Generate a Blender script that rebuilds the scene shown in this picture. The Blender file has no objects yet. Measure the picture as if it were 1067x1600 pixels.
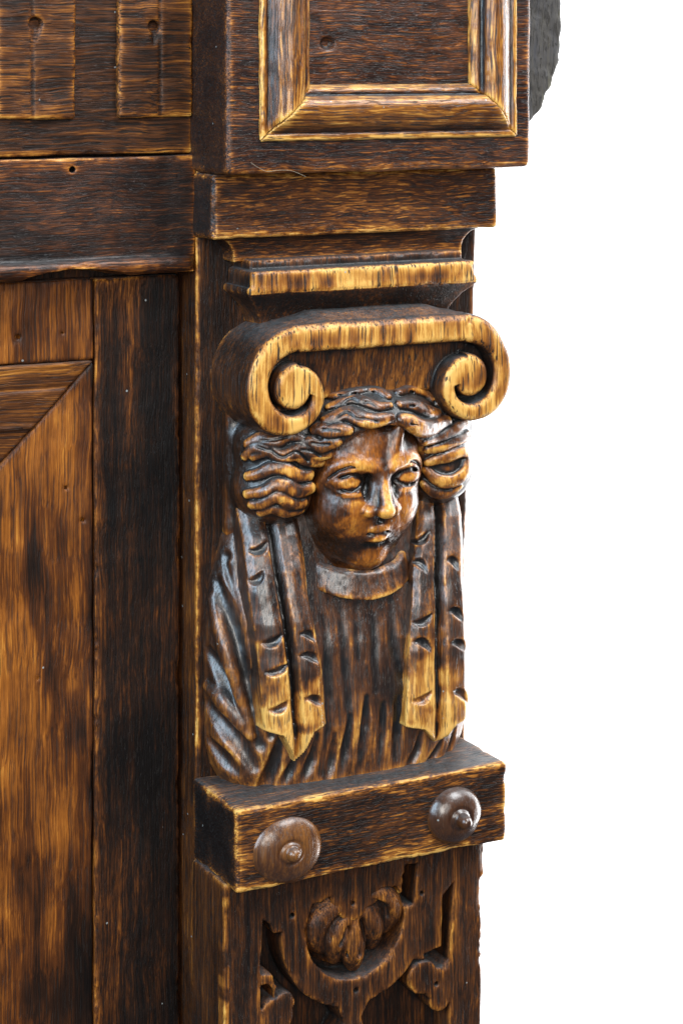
import bpy, math, random
import numpy as np
from mathutils import Vector

# ------------------------------------------------------------------ camera, light, exposure
K = 0.000272            # metres per modelling unit (1 unit = about a quarter of a millimetre)
F = 3250.0              # focal length in the same units, for a picture 1600 units tall
TH = math.radians(27.6) # the camera stands to the left of the corner post and looks right
SN, CS = math.sin(TH), math.cos(TH)
HOR = 96.0              # eye level: height 0 in the scene

scene = bpy.context.scene
COL = scene.collection
cam_data = bpy.data.cameras.new('camera')
cam = bpy.data.objects.new('camera', cam_data)
COL.objects.link(cam)
cam.location = (-F*SN*K, -F*CS*K, 0)
cam.rotation_euler = (math.radians(90), 0, -TH)
cam_data.sensor_fit = 'VERTICAL'
cam_data.sensor_height = 36.0
cam_data.lens = F/1600.0*36.0
cam_data.shift_y = -(800.0-HOR)/1600.0
cam_data.clip_start = 0.01
cam_data.clip_end = 50
cam_data.dof.use_dof = True
cam_data.dof.focus_distance = (F-120)*K
cam_data.dof.aperture_fstop = 18.0
scene.camera = cam

world = bpy.data.worlds.new('World')
scene.world = world
world.use_nodes = True
bg = world.node_tree.nodes['Background']
bg.inputs[0].default_value = (0.55, 0.78, 1.0, 1)
bg.inputs[1].default_value = 0.15

def area(name, loc, target, size, size_y, power, color):
    l = bpy.data.lights.new(name, 'AREA')
    l.shape = 'RECTANGLE'; l.size = size; l.size_y = size_y
    l.energy = power; l.color = color
    o = bpy.data.objects.new(name, l)
    COL.objects.link(o)
    o.location = loc
    o.rotation_euler = (Vector(target)-Vector(loc)).to_track_quat('-Z', 'Y').to_euler()
    return o
FIG = (0.0, -0.03, -0.20)
area('window_light_high', (0.62, -0.95, 1.15), FIG, 0.9, 0.8, 40, (0.93, 0.97, 1.0))
area('window_light_right', (1.35, -0.25, 0.55), FIG, 0.5, 1.1, 9, (0.88, 0.95, 1.0))
area('window_light_left', (-1.5, -0.55, 0.55), FIG, 0.9, 1.2, 44, (0.60, 0.81, 1.0))
area('room_light_front', (-0.75, -1.75, 0.35), FIG, 0.9, 0.9, 32, (1.0, 0.98, 0.93))
area('wall_wash_light', (1.15, 0.15, -0.35), (0.62, 0.95, -0.40), 0.7, 1.2, 52, (1.0, 1.0, 1.0))  # added lamp, out of view, to bring the wall up to white

scene.view_settings.view_transform = 'Standard'
scene.view_settings.look = 'None'
scene.view_settings.exposure = 0.0
scene.view_settings.gamma = 1.0
scene.render.engine = 'CYCLES'
scene.cycles.use_denoising = True
scene.cycles.max_bounces = 6

# ------------------------------------------------------------------ measuring and signed distance helpers
def U(u, v, Y):
    """point on the vertical plane at depth Y seen at picture position u, v (measuring aid)"""
    a = u-533.5
    X = (a*(F+Y*CS)+F*Y*SN)/(F*CS-a*SN)
    d = F+X*SN+Y*CS
    return X, Y, -(v-HOR)*d/F

def ray(u, v):
    a = (u-533.5)/F; b = -(v-HOR)/F
    d = np.array([SN+a*CS, CS-a*SN, b])
    return np.array([-F*SN, -F*CS, 0.0]), d

def hit(f, u, v, t0=0.93):
    """distance trace onto a carved surface"""
    o, d = ray(u, v); L = np.linalg.norm(d); t = t0*F
    for _ in range(90):
        p = o+d*t
        q = float(f(*[np.array([[[c]]]) for c in p])[0, 0, 0])
        if q < 0.3: break
        t += q*0.75/L
        if t > F*1.08: return None
    return p

def smin(a, b, k):
    if k <= 0: return np.minimum(a, b)
    h = np.maximum(k-np.abs(a-b), 0)/k
    return np.minimum(a, b)-h*h*k*0.25
def smax(a, b, k): return -smin(-a, -b, k)

def ell(X, Y, Z, c, r):
    x = (X-c[0])/r[0]; y = (Y-c[1])/r[1]; z = (Z-c[2])/r[2]
    k0 = np.sqrt(x*x+y*y+z*z)
    k1 = np.sqrt((x/r[0])**2+(y/r[1])**2+(z/r[2])**2)+1e-9
    return k0*(k0-1)/k1

def rbox(X, Y, Z, lo, hi, r):
    qx = np.abs(X-(lo[0]+hi[0])/2)-(hi[0]-lo[0])/2+r
    qy = np.abs(Y-(lo[1]+hi[1])/2)-(hi[1]-lo[1])/2+r
    qz = np.abs(Z-(lo[2]+hi[2])/2)-(hi[2]-lo[2])/2+r
    out = np.sqrt(np.maximum(qx, 0)**2+np.maximum(qy, 0)**2+np.maximum(qz, 0)**2)
    return out+np.minimum(np.maximum(np.maximum(qx, qy), qz), 0)-r

def segd(X, Y, Z, a, b):
    ax, ay, az, ra = a; bx, by, bz, rb = b
    dx, dy, dz = bx-ax, by-ay, bz-az
    L = dx*dx+dy*dy+dz*dz+1e-9
    t = np.clip(((X-ax)*dx+(Y-ay)*dy+(Z-az)*dz)/L, 0, 1)
    return np.sqrt((X-ax-t*dx)**2+(Y-ay-t*dy)**2+(Z-az-t*dz)**2)-(ra+(rb-ra)*t)

def smooth_path(P, n=5):
    P = np.array(P, float); out = []
    for i in range(len(P)-1):
        p0 = P[max(i-1, 0)]; p1 = P[i]; p2 = P[i+1]; p3 = P[min(i+2, len(P)-1)]
        for s in range(n):
            t = s/n
            out.append(0.5*((2*p1)+(-p0+p2)*t+(2*p0-5*p1+4*p2-p3)*t*t+(-p0+3*p1-3*p2+p3)*t**3))
    out.append(P[-1])
    return np.array(out)

class Grid:
    def __init__(s, lo, hi, h):
        s.lo = np.array(lo, float); s.h = h
        n = np.ceil((np.array(hi)-s.lo)/h).astype(int)+1
        s.x = (s.lo[0]+np.arange(n[0])*h).astype(np.float32)
        s.y = (s.lo[1]+np.arange(n[1])*h).astype(np.float32)
        s.z = (s.lo[2]+np.arange(n[2])*h).astype(np.float32)
        s.X = s.x[:, None, None]; s.Y = s.y[None, :, None]; s.Z = s.z[None, None, :]
        s.n = n; s.F = None
    def set(s, f):
        s.F = np.array(np.broadcast_to(f(s.X, s.Y, s.Z), tuple(s.n)), dtype=np.float32)
        return s
    def sl(s, lo, hi):
        i = np.clip(np.floor((np.array(lo)-s.lo)/s.h).astype(int), 0, s.n)
        j = np.clip(np.ceil((np.array(hi)-s.lo)/s.h).astype(int)+1, 0, s.n)
        return i, j
    def rope(s, pts, k=4, cut=False, n=5):
        """add (or gouge out) a tapering rounded stroke through pts = (x, y, z, r)"""
        P = smooth_path(pts, n)
        R = P[:, 3].max()+k+3*s.h
        i, j = s.sl(P[:, :3].min(0)-R, P[:, :3].max(0)+R)
        if np.any(j <= i): return
        c = (slice(i[0], j[0]), slice(i[1], j[1]), slice(i[2], j[2]))
        X = s.x[c[0]][:, None, None]; Y = s.y[c[1]][None, :, None]; Z = s.z[c[2]][None, None, :]
        D = None
        for a, b in zip(P[:-1], P[1:]):
            d = segd(X, Y, Z, a, b)
            D = d if D is None else np.minimum(D, d)
        s.F[c] = smax(s.F[c], -D, k) if cut else smin(s.F[c], D, k)
    def blob(s, c0, r, k=4, cut=False):
        r = np.array(r, float); R = r+k+3*s.h
        i, j = s.sl(np.array(c0)-R, np.array(c0)+R)
        if np.any(j <= i): return
        c = (slice(i[0], j[0]), slice(i[1], j[1]), slice(i[2], j[2]))
        D = ell(s.x[c[0]][:, None, None], s.y[c[1]][None, :, None], s.z[c[2]][None, None, :], c0, r)
        s.F[c] = smax(s.F[c], -D, k) if cut else smin(s.F[c], D, k)

def boxblur(A, r):
    for ax in range(3):
        n = A.shape[ax]
        pad = [(0, 0)]*3; pad[ax] = (r+1, r)
        B = np.cumsum(np.pad(A, pad, mode='edge'), axis=ax, dtype=np.float64)
        hi = [slice(None)]*3; lo = [slice(None)]*3
        hi[ax] = slice(2*r+1, 2*r+1+n); lo[ax] = slice(0, n)
        A = ((B[tuple(hi)]-B[tuple(lo)])/(2*r+1)).astype(np.float32)
    return A

def trilerp(A, q):
    i = np.clip(np.floor(q).astype(int), 0, np.array(A.shape)-2)
    f = q-i; o = 0
    for a in (0, 1):
        for b in (0, 1):
            for c in (0, 1):
                w = (f[:, 0] if a else 1-f[:, 0])*(f[:, 1] if b else 1-f[:, 1])*(f[:, 2] if c else 1-f[:, 2])
                o = o+w*A[i[:, 0]+a, i[:, 1]+b, i[:, 2]+c]
    return o

def vnoise(P, seed=0):
    i = np.floor(P).astype(np.int64); f = P-i; f = f*f*(3-2*f); o = 0
    for a in (0, 1):
        for b in (0, 1):
            for c in (0, 1):
                h = (i[:, 0]+a)*374761393+(i[:, 1]+b)*668265263+(i[:, 2]+c)*2147483647+seed*1274126177
                h = (h ^ (h >> 13))*1274126177 & 0xffffffff
                h = ((h ^ (h >> 16)) & 0xffff)/65535.0
                o = o+h*(f[:, 0] if a else 1-f[:, 0])*(f[:, 1] if b else 1-f[:, 1])*(f[:, 2] if c else 1-f[:, 2])
    return o-0.5

def surface(G):
    Fv = G.F
    # close the solid at the border of the grid
    for ax in range(3):
        for e in (0, -1):
            s_ = [slice(None)]*3; s_[ax] = e
            Fv[tuple(s_)] = np.maximum(Fv[tuple(s_)], 0.01)
    ins = Fv < 0
    cnt = np.zeros(tuple(G.n-1), np.int8)
    for a in (0, 1):
        for b in (0, 1):
            for c in (0, 1):
                cnt += ins[a:G.n[0]-1+a, b:G.n[1]-1+b, c:G.n[2]-1+c]
    act = np.argwhere((cnt > 0) & (cnt < 8))
    idx = np.full(tuple(G.n-1), -1, np.int32)
    idx[act[:, 0], act[:, 1], act[:, 2]] = np.arange(len(act))
    corner = [(a, b, c) for a in (0, 1) for b in (0, 1) for c in (0, 1)]
    val = np.stack([Fv[act[:, 0]+a, act[:, 1]+b, act[:, 2]+c] for a, b, c in corner], 1)
    acc = np.zeros((len(act), 3)); num = np.zeros(len(act))
    for p in range(8):
        for q in range(p+1, 8):
            if sum(abs(corner[p][m]-corner[q][m]) for m in range(3)) != 1: continue
            A = val[:, p]; B = val[:, q]; m = (A < 0) != (B < 0)
            t = np.where(m, A/np.where(m, A-B, 1), 0)
            pa = np.array(corner[p], float); pb = np.array(corner[q], float)
            acc += np.where(m[:, None], pa+t[:, None]*(pb-pa), 0); num += m
    q = act+acc/num[:, None]
    faces = []
    for ax in range(3):
        s0 = [slice(1, -1)]*3; s1 = [slice(1, -1)]*3
        s0[ax] = slice(0, -1); s1[ax] = slice(1, None)
        a = ins[tuple(s0)]; b = ins[tuple(s1)]
        e = np.argwhere(a != b)
        if not len(e): continue
        flip = a[e[:, 0], e[:, 1], e[:, 2]]
        o = np.ones(3, int); o[ax] = 0
        c = e+o
        u_, w_ = [(1, 2), (2, 0), (0, 1)][ax]
        du = np.zeros(3, int); du[u_] = 1
        dw = np.zeros(3, int); dw[w_] = 1
        g = lambda k: idx[k[:, 0], k[:, 1], k[:, 2]]
        Q = np.stack([g(c-du-dw), g(c-dw), g(c), g(c-du)], 1)
        Q[~flip] = Q[~flip][:, ::-1]
        faces.append(Q)
    return q, np.concatenate(faces)

ROOT_LOC = Vector((0, 0, -1640*K))
def finish(name, V, faces, mat, parent, attrs=None, smooth=True):
    me = bpy.data.meshes.new(name)
    me.vertices.add(len(V)); me.vertices.foreach_set('co', (V*K).astype(np.float32).ravel())
    faces = np.asarray(faces, np.int32)
    me.loops.add(faces.size); me.polygons.add(len(faces))
    me.loops.foreach_set('vertex_index', faces.ravel())
    me.polygons.foreach_set('loop_start', np.arange(0, faces.size, faces.shape[1], dtype=np.int32))
    me.update(calc_edges=True)
    me.validate()
    me.polygons.foreach_set('use_smooth', np.full(len(me.polygons), smooth))
    for k_, a in (attrs or {}).items():
        at = me.attributes.new(k_, 'FLOAT', 'POINT')
        at.data.foreach_set('value', np.asarray(a, np.float32))
    me.materials.append(mat)
    o = bpy.data.objects.new(name, me)
    COL.objects.link(o)
    o.parent = parent
    if parent is not None and parent.type == 'EMPTY':
        o.location = -ROOT_LOC
    return o

SEED = [3]
def carve(name, G, mat, parent, r_edge=3.5, r_proud=13, wob=0.9, wob_s=34, chip=1.2, paint=None):
    """mesh the solid, note how exposed each point is, make the surface slightly uneven"""
    q, faces = surface(G)
    Fc = np.clip(G.F, -r_proud, r_proud)
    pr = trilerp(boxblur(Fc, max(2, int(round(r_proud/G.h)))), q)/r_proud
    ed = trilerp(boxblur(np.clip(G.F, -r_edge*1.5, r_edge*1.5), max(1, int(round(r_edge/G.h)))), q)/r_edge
    # gradient normal
    n = np.stack([trilerp(np.gradient(G.F, axis=a), q) for a in range(3)], 1)
    n /= np.linalg.norm(n, axis=1)[:, None]+1e-9
    P = G.lo+q*G.h
    SEED[0] += 1; sd = SEED[0]
    d = wob*(vnoise(P/wob_s, sd)+0.5*vnoise(P/(wob_s*0.37), sd+50))*1.6
    cn = np.maximum(vnoise(P/23, sd+90)+0.55*vnoise(P/7.3, sd+91)-0.08, 0)
    d -= chip*6*cn*np.clip(ed*2.2, 0, 1)
    V = P+n*d[:, None]
    at = {'edge': ed, 'proud': pr}
    if paint is not None: at['paint'] = paint(P)
    else: at['paint'] = np.zeros(len(P))
    return finish(name, V, faces, mat, parent, at)

# ------------------------------------------------------------------ materials
def nd(nt, t, **kw):
    n = nt.nodes.new(t)
    for k_, v_ in kw.items(): setattr(n, k_, v_)
    return n
def mth(nt, op, a, b=None, c=None, clamp=False):
    n = nt.nodes.new('ShaderNodeMath'); n.operation = op; n.use_clamp = clamp
    for i, x in enumerate((a, b, c)):
        if x is None: continue
        if isinstance(x, (int, float)): n.inputs[i].default_value = x
        else: nt.links.new(x, n.inputs[i])
    return n.outputs[0]

def wood(name, axis='Z', bias=0.36, edge=0.9, proud=0.9, face=0.0, blot=0.55, streak=0.5, fib=0.45, pores=0.8,
         rough=0.34, dust=0.5, tint=(1, 1, 1), seed=0.0, bump=0.6, blot_size=75, pore_len=24, paint=1.0, coat=0.12, spec=0.4, fleck=0.22, pore_w=2.3, pore_t=0.56):
    m = bpy.data.materials.new(name); m.use_nodes = True
    nt = m.node_tree; nt.nodes.clear(); L = nt.links.new
    out = nd(nt, 'ShaderNodeOutputMaterial'); bs = nd(nt, 'ShaderNodeBsdfPrincipled')
    L(bs.outputs[0], out.inputs[0])
    tc = nd(nt, 'ShaderNodeTexCoord')
    def scaled(vec, s):
        n = nd(nt, 'ShaderNodeVectorMath', operation='MULTIPLY'); L(vec, n.inputs[0]); n.inputs[1].default_value = s
        return n.outputs[0]
    px = scaled(tc.outputs['Object'], (1/K, 1/K, 1/K))
    ad = nd(nt, 'ShaderNodeVectorMath', operation='ADD'); L(px, ad.inputs[0]); ad.inputs[1].default_value = (seed*131.7, seed*77.3, seed*193.1)
    px = ad.outputs[0]
    wn = nd(nt, 'ShaderNodeTexNoise'); L(scaled(px, (1/130,)*3), wn.inputs['Vector']); wn.inputs['Scale'].default_value = 1; wn.inputs['Detail'].default_value = 2
    wa = nd(nt, 'ShaderNodeVectorMath', operation='MULTIPLY_ADD'); L(wn.outputs['Color'], wa.inputs[0])
    wa.inputs[1].default_value = (16, 16, 16); L(px, wa.inputs[2])
    wp = wa.outputs[0]
    ai = 'XYZ'.index(axis)
    def aniso(across, along):
        s = [1/across]*3; s[ai] = 1/along; return tuple(s)
    def noise(vec, s, det, ro=0.55):
        n = nd(nt, 'ShaderNodeTexNoise'); L(scaled(vec, s), n.inputs['Vector'])
        n.inputs['Scale'].default_value = 1; n.inputs['Detail'].default_value = det; n.inputs['Roughness'].default_value = ro
        return n.outputs['Fac']
    fibre = noise(wp, aniso(3.2, 230), 4, 0.7)
    fine = noise(wp, aniso(1.5, 80), 2)
    brk = nd(nt, 'ShaderNodeMapRange', interpolation_type='SMOOTHSTEP'); L(noise(px, (1/38,)*3, 4, 0.65), brk.inputs[0])
    brk.inputs[1].default_value = 0.36; brk.inputs[2].default_value = 0.62; brk.inputs[3].default_value = 0.12
    por = noise(wp, aniso(pore_w, pore_len), 1.5)
    bl = noise(px, aniso(blot_size*0.8, blot_size*2.0), 6, 0.62)
    st = noise(wp, aniso(10, 260), 5, 0.68)
    pr_mask = nd(nt, 'ShaderNodeMapRange', interpolation_type='SMOOTHSTEP'); L(por, pr_mask.inputs[0])
    pr_mask.inputs[1].default_value = pore_t; pr_mask.inputs[2].default_value = pore_t+0.09
    por_m = pr_mask.outputs[0]
    def attr(nm):
        a = nd(nt, 'ShaderNodeAttribute', attribute_name=nm); return a.outputs['Fac']
    geo = nd(nt, 'ShaderNodeNewGeometry')
    sep = nd(nt, 'ShaderNodeSeparateXYZ'); L(geo.outputs['Normal'], sep.inputs[0])
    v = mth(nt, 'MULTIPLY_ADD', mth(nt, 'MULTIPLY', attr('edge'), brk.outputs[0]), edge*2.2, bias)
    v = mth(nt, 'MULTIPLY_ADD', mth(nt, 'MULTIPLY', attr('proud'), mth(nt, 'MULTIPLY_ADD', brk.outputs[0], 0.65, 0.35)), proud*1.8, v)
    fk = nd(nt, 'ShaderNodeMapRange', interpolation_type='SMOOTHSTEP'); L(por, fk.inputs[0])
    fk.inputs[1].default_value = 0.45; fk.inputs[2].default_value = 0.36
    v = mth(nt, 'MULTIPLY_ADD', fk.outputs[0], fleck, v)
    v = mth(nt, 'MULTIPLY_ADD', attr('paint'), paint, v)
    if face:
        fc = nd(nt, 'ShaderNodeMapRange', interpolation_type='SMOOTHSTEP'); L(mth(nt, 'MULTIPLY', sep.outputs['Y'], -1), fc.inputs[0])
        fc.inputs[1].default_value = 0.80; fc.inputs[2].default_value = 0.99
        v = mth(nt, 'MULTIPLY_ADD', fc.outputs[0], face, v)
    for t_, a_ in ((bl, blot), (st, streak), (fibre, fib)):
        v = mth(nt, 'MULTIPLY_ADD', mth(nt, 'SUBTRACT', t_, 0.5), a_*2.0, v)
    v = mth(nt, 'MULTIPLY_ADD', mth(nt, 'SUBTRACT', fine, 0.5), fib*0.9, v)
    ramp = nd(nt, 'ShaderNodeValToRGB'); L(v, ramp.inputs[0])
    cr = ramp.color_ramp
    stops = [(0.0, (0.0050, 0.0038, 0.0036)), (0.25, (0.018, 0.0080, 0.0046)), (0.47, (0.076, 0.024, 0.0062)),
             (0.68, (0.245, 0.084, 0.0125)), (0.86, (0.44, 0.195, 0.034)), (1.0, (0.62, 0.335, 0.080))]
    cr.elements[0].position = 0; cr.elements[1].position = 1
    for p_, c_ in stops[1:-1]: cr.elements.new(p_)
    for e, (p_, c_) in zip(cr.elements, stops): e.position = p_; e.color = (c_[0]*tint[0], c_[1]*tint[1], c_[2]*tint[2], 1)
    mx = nd(nt, 'ShaderNodeMix', data_type='RGBA'); L(mth(nt, 'MULTIPLY', por_m, pores), mx.inputs[0])
    L(ramp.outputs[0], mx.inputs[6]); mx.inputs[7].default_value = (0.010, 0.006, 0.004, 1)
    col = mx.outputs[2]
    ro = mth(nt, 'MULTIPLY_ADD', mth(nt, 'SUBTRACT', bl, 0.5), 0.5, rough)
    ro = mth(nt, 'MULTIPLY_ADD', por_m, 0.25, ro)
    if dust:
        dn = noise(px, (1/9, 1/9, 1/9), 4, 0.7)
        dm = nd(nt, 'ShaderNodeMapRange', interpolation_type='SMOOTHSTEP'); L(sep.outputs['Z'], dm.inputs[0])
        dm.inputs[1].default_value = 0.55; dm.inputs[2].default_value = 0.95
        df = mth(nt, 'MULTIPLY', dm.outputs[0], mth(nt, 'MULTIPLY_ADD', dn, 1.4, -0.25, True))
        df = mth(nt, 'MULTIPLY', df, dust, clamp=True)
        mx2 = nd(nt, 'ShaderNodeMix', data_type='RGBA'); L(df, mx2.inputs[0]); L(col, mx2.inputs[6])
        mx2.inputs[7].default_value = (0.12, 0.14, 0.15, 1); col = mx2.outputs[2]
        ro = mth(nt, 'MULTIPLY_ADD', df, 0.5, ro)
    # flecks of dust and lint stuck to the wax
    vo = nd(nt, 'ShaderNodeTexVoronoi'); L(scaled(px, (1/30,)*3), vo.inputs['Vector']); vo.inputs['Scale'].default_value = 1
    sr = nd(nt, 'ShaderNodeSeparateColor'); L(vo.outputs['Color'], sr.inputs[0])
    fl = mth(nt, 'MULTIPLY', mth(nt, 'LESS_THAN', vo.outputs['Distance'], 0.055), mth(nt, 'GREATER_THAN', sr.outputs[0], 0.84))
    mx3 = nd(nt, 'ShaderNodeMix', data_type='RGBA'); L(mth(nt, 'MULTIPLY', fl, 0.75), mx3.inputs[0]); L(col, mx3.inputs[6])
    mx3.inputs[7].default_value = (0.30, 0.31, 0.30, 1); col = mx3.outputs[2]
    bs.inputs['Specular IOR Level'].default_value = spec
    L(col, bs.inputs['Base Color'])
    L(mth(nt, 'MINIMUM', mth(nt, 'MAXIMUM', ro, 0.16), 0.9), bs.inputs['Roughness'])
    bs.inputs['Coat Weight'].default_value = coat
    bs.inputs['Coat Roughness'].default_value = 0.31
    hgt = mth(nt, 'MULTIPLY_ADD', por_m, -1.0, mth(nt, 'MULTIPLY', fibre, 0.9))
    hgt = mth(nt, 'MULTIPLY_ADD', fine, 0.5, hgt)
    hgt = mth(nt, 'MULTIPLY_ADD', bl, 1.2, hgt)
    bp = nd(nt, 'ShaderNodeBump'); bp.inputs['Strength'].default_value = bump; bp.inputs['Distance'].default_value = 1.5*K
    L(hgt, bp.inputs['Height']); L(bp.outputs[0], bs.inputs['Normal'])
    return m

M = {}
M['block'] = wood('oak_dark_red', 'X', bias=0.26, edge=0.8, proud=0.5, blot=0.35, streak=0.32, fib=0.45, seed=1, spec=0.3, tint=(1, 0.95, 1.1), fleck=0.22)
M['panel'] = wood('oak_panel', 'X', bias=0.3, edge=0.3, proud=0.2, blot=0.25, streak=0.3, fib=0.45, pores=0.6, seed=2, tint=(1, .9, .9))
M['moulding_x'] = wood('oak_moulding_lying', 'X', bias=0.45, edge=0.2, proud=1.1, blot=0.2, streak=0.3, fib=0.35, pores=0.85, seed=3, pore_len=40, rough=0.28, bump=0.35)
M['moulding_z'] = wood('oak_moulding_upright', 'Z', bias=0.42, edge=0.2, proud=1.1, blot=0.2, streak=0.3, fib=0.35, pores=0.85, seed=4, pore_len=40, rough=0.26, bump=0.35)
M['abacus'] = wood('oak_abacus', 'X', bias=0.35, edge=0.8, proud=0.5, blot=0.4, streak=0.32, fib=0.45, seed=5, spec=0.3, tint=(1, 0.97, 1.05), fleck=0.24)
M['capital'] = wood('oak_capital', 'Z', bias=0.26, edge=0.35, proud=0.55, face=0.0, blot=0.5, streak=0.35, fib=0.3, pores=0.92, seed=6, pore_len=70, rough=0.42, pore_w=3.4, pore_t=0.57, spec=0.35, fleck=0.1)
M['robe'] = wood('oak_robe', 'Z', bias=0.26, edge=0.9, proud=0.8, blot=0.55, streak=0.35, fib=0.25, pores=0.45, seed=7, rough=0.33, bump=0.4, coat=0.5, fleck=0.08, spec=0.55)
M['lappet'] = wood('oak_lappet', 'Z', bias=0.33, edge=0.8, proud=0.6, blot=0.5, streak=0.35, fib=0.3, pores=0.6, seed=8, rough=0.33, bump=0.35, coat=0.5, fleck=0.1, spec=0.55)
M['head'] = wood('oak_head', 'Z', bias=0.27, edge=0.5, proud=0.6, blot=0.35, streak=0.15, fib=0.2, pores=0.35, seed=9, rough=0.27, bump=0.25, coat=0.3, pore_len=18, tint=(1, 0.86, 0.66), fleck=0.06)
M['hair'] = wood('oak_hair', 'Z', bias=0.19, edge=0.8, proud=1.0, blot=0.45, streak=0.2, fib=0.2, pores=0.5, seed=10, rough=0.32, bump=0.35, coat=0.5, pore_len=16, tint=(1, 0.93, 0.8), fleck=0.08)
M['shelf'] = wood('oak_shelf', 'X', bias=0.26, edge=0.85, proud=0.7, blot=0.6, streak=0.32, fib=0.45, pores=0.75, seed=11, rough=0.42, spec=0.25, coat=0.05, fleck=0.25)
M['fret'] = wood('oak_fretwork', 'Z', bias=0.29, edge=0.3, proud=0.35, blot=0.25, streak=0.4, fib=0.4, pores=0.55, seed=12, rough=0.46, spec=0.2, coat=0.03, fleck=0.08)
M['stile'] = wood('oak_corner_post', 'Z', bias=0.2, edge=0.9, proud=0.3, blot=0.35, streak=0.3, fib=0.35, pores=0.5, seed=13, rough=0.4, spec=0.2, coat=0.02, fleck=0.1)
M['frieze'] = wood('oak_frieze', 'X', bias=0.32, edge=0.6, proud=0.5, blot=0.45, streak=0.32, fib=0.4, pores=0.92, seed=14, rough=0.4, pore_len=80, spec=0.22, coat=0.03, pore_w=2.6, fleck=0.12)
M['rail'] = wood('oak_rail', 'X', bias=0.22, edge=0.6, proud=0.7, blot=0.4, streak=0.32, fib=0.45, pores=0.6, seed=15, rough=0.36, tint=(1, .9, .9), spec=0.3, fleck=0.15)
M['door_stile'] = wood('oak_door_stile', 'Z', bias=0.17, edge=0.4, proud=0.2, blot=0.55, streak=0.45, fib=0.45, pores=0.6, seed=16, rough=0.5, spec=0.15, coat=0.0, blot_size=110, fleck=0.1, tint=(1, 0.95, 0.9))
M['door_panel'] = wood('oak_door_panel', 'Z', bias=0.52, edge=-0.25, proud=-0.1, blot=0.6, streak=0.22, fib=0.22, pores=0.5, seed=17, rough=0.42, blot_size=130, pore_len=170, spec=0.2, coat=0.03, pore_w=2.5, fleck=0.1, tint=(1, 0.9, 0.78))
M['door_moulding'] = wood('oak_door_moulding', 'X', bias=0.48, edge=-0.15, proud=0.1, blot=0.4, streak=0.3, fib=0.35, pores=0.7, seed=18, rough=0.4, pore_len=150, spec=0.2, coat=0.03, fleck=0.08)
M['pin'] = wood('turned_oak', 'Z', bias=0.37, edge=0.15, proud=0.12, blot=0.25, streak=0.15, fib=0.15, pores=0.15, seed=19, rough=0.2, bump=0.15, tint=(0.8, 0.85, 1.0), coat=0.6, fleck=0.0)
M['rough'] = wood('weathered_dark_wood', 'Z', bias=0.42, edge=0.1, proud=0.1, blot=0.15, streak=0.1, fib=0.1, pores=0.4, seed=20, rough=0.85, bump=1.0, tint=(0.95, 2.7, 9), coat=0.0, dust=0, fleck=0.0)

wall_mat = bpy.data.materials.new('white_wall'); wall_mat.use_nodes = True
wb = wall_mat.node_tree.nodes['Principled BSDF']
wb.inputs['Roughness'].default_value = 0.9
wn_ = wall_mat.node_tree.nodes.new('ShaderNodeTexNoise'); wn_.inputs['Scale'].default_value = 60
wr_ = wall_mat.node_tree.nodes.new('ShaderNodeValToRGB')
wr_.color_ramp.elements[0].color = (0.86, 0.86, 0.86, 1); wr_.color_ramp.elements[1].color = (0.9, 0.9, 0.9, 1)
wall_mat.node_tree.links.new(wn_.outputs['Fac'], wr_.inputs[0])
wall_mat.node_tree.links.new(wr_.outputs[0], wb.inputs['Base Color'])

# ------------------------------------------------------------------ the white wall behind
def sheet(name, pts, mat):
    me = bpy.data.meshes.new(name); me.from_pydata(pts, [], [list(range(len(pts)))]); me.update()
    me.materials.append(mat); o = bpy.data.objects.new(name, me); COL.objects.link(o); return o
wall = sheet('wall', [(-2.5, 0.95, -1.6), (4.0, 0.95, -1.6), (4.0, 0.95, 1.8), (-2.5, 0.95, 1.8)], wall_mat)
wall['kind'] = 'structure'

# ------------------------------------------------------------------ the cupboard
root = bpy.data.objects.new('carved_cupboard', None)
COL.objects.link(root)
root.location = ROOT_LOC
root['label'] = 'old dark carved oak cupboard with a caryatid corner post against a white wall'
root['category'] = 'cupboard'

def solid(name, lo, hi, h, f, mat, parent=root, pad=14, **kw):
    G = Grid([a-pad for a in lo], [a+pad for a in hi], h).set(f)
    mod = kw.pop('mod', None)
    if mod: mod(G)
    return carve(name, G, mat, parent, **kw)

def plain_box(name, lo, hi, mat, parent=root):
    x0, y0, z0 = lo; x1, y1, z1 = hi
    V = np.array([(x0, y0, z0), (x1, y0, z0), (x1, y1, z0), (x0, y1, z0), (x0, y0, z1), (x1, y0, z1), (x1, y1, z1), (x0, y1, z1)], float)
    Q = [(0, 3, 2, 1), (4, 5, 6, 7), (0, 1, 5, 4), (1, 2, 6, 5), (2, 3, 7, 6), (3, 0, 4, 7)]
    return finish(name, V, Q, mat, parent, {k_: np.zeros(8) for k_ in ('edge', 'proud', 'paint')}, smooth=False)

# carcass behind the face frame
plain_box('carcass', (-900, 88, -1640), (205, 1300, 320), M['stile'])

# corner post (flat board behind the figure)
def f_post(X, Y, Z):
    xr = np.interp(Z, [-1400, -780, -300, 0], [222, 226, 245, 245]).astype(np.float32)
    d = rbox(X, Y, Z, (-246, 0, -1640), (300, 90, 200), 3)
    return np.maximum(d, (X-xr))
solid('corner_post', (-246, 0, -1640), (250, 90, 60), 3.2, f_post, M['stile'], wob=1.5, wob_s=80, chip=1.6, paint=lambda P: 0.14*(P[:, 0] < -243))
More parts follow.
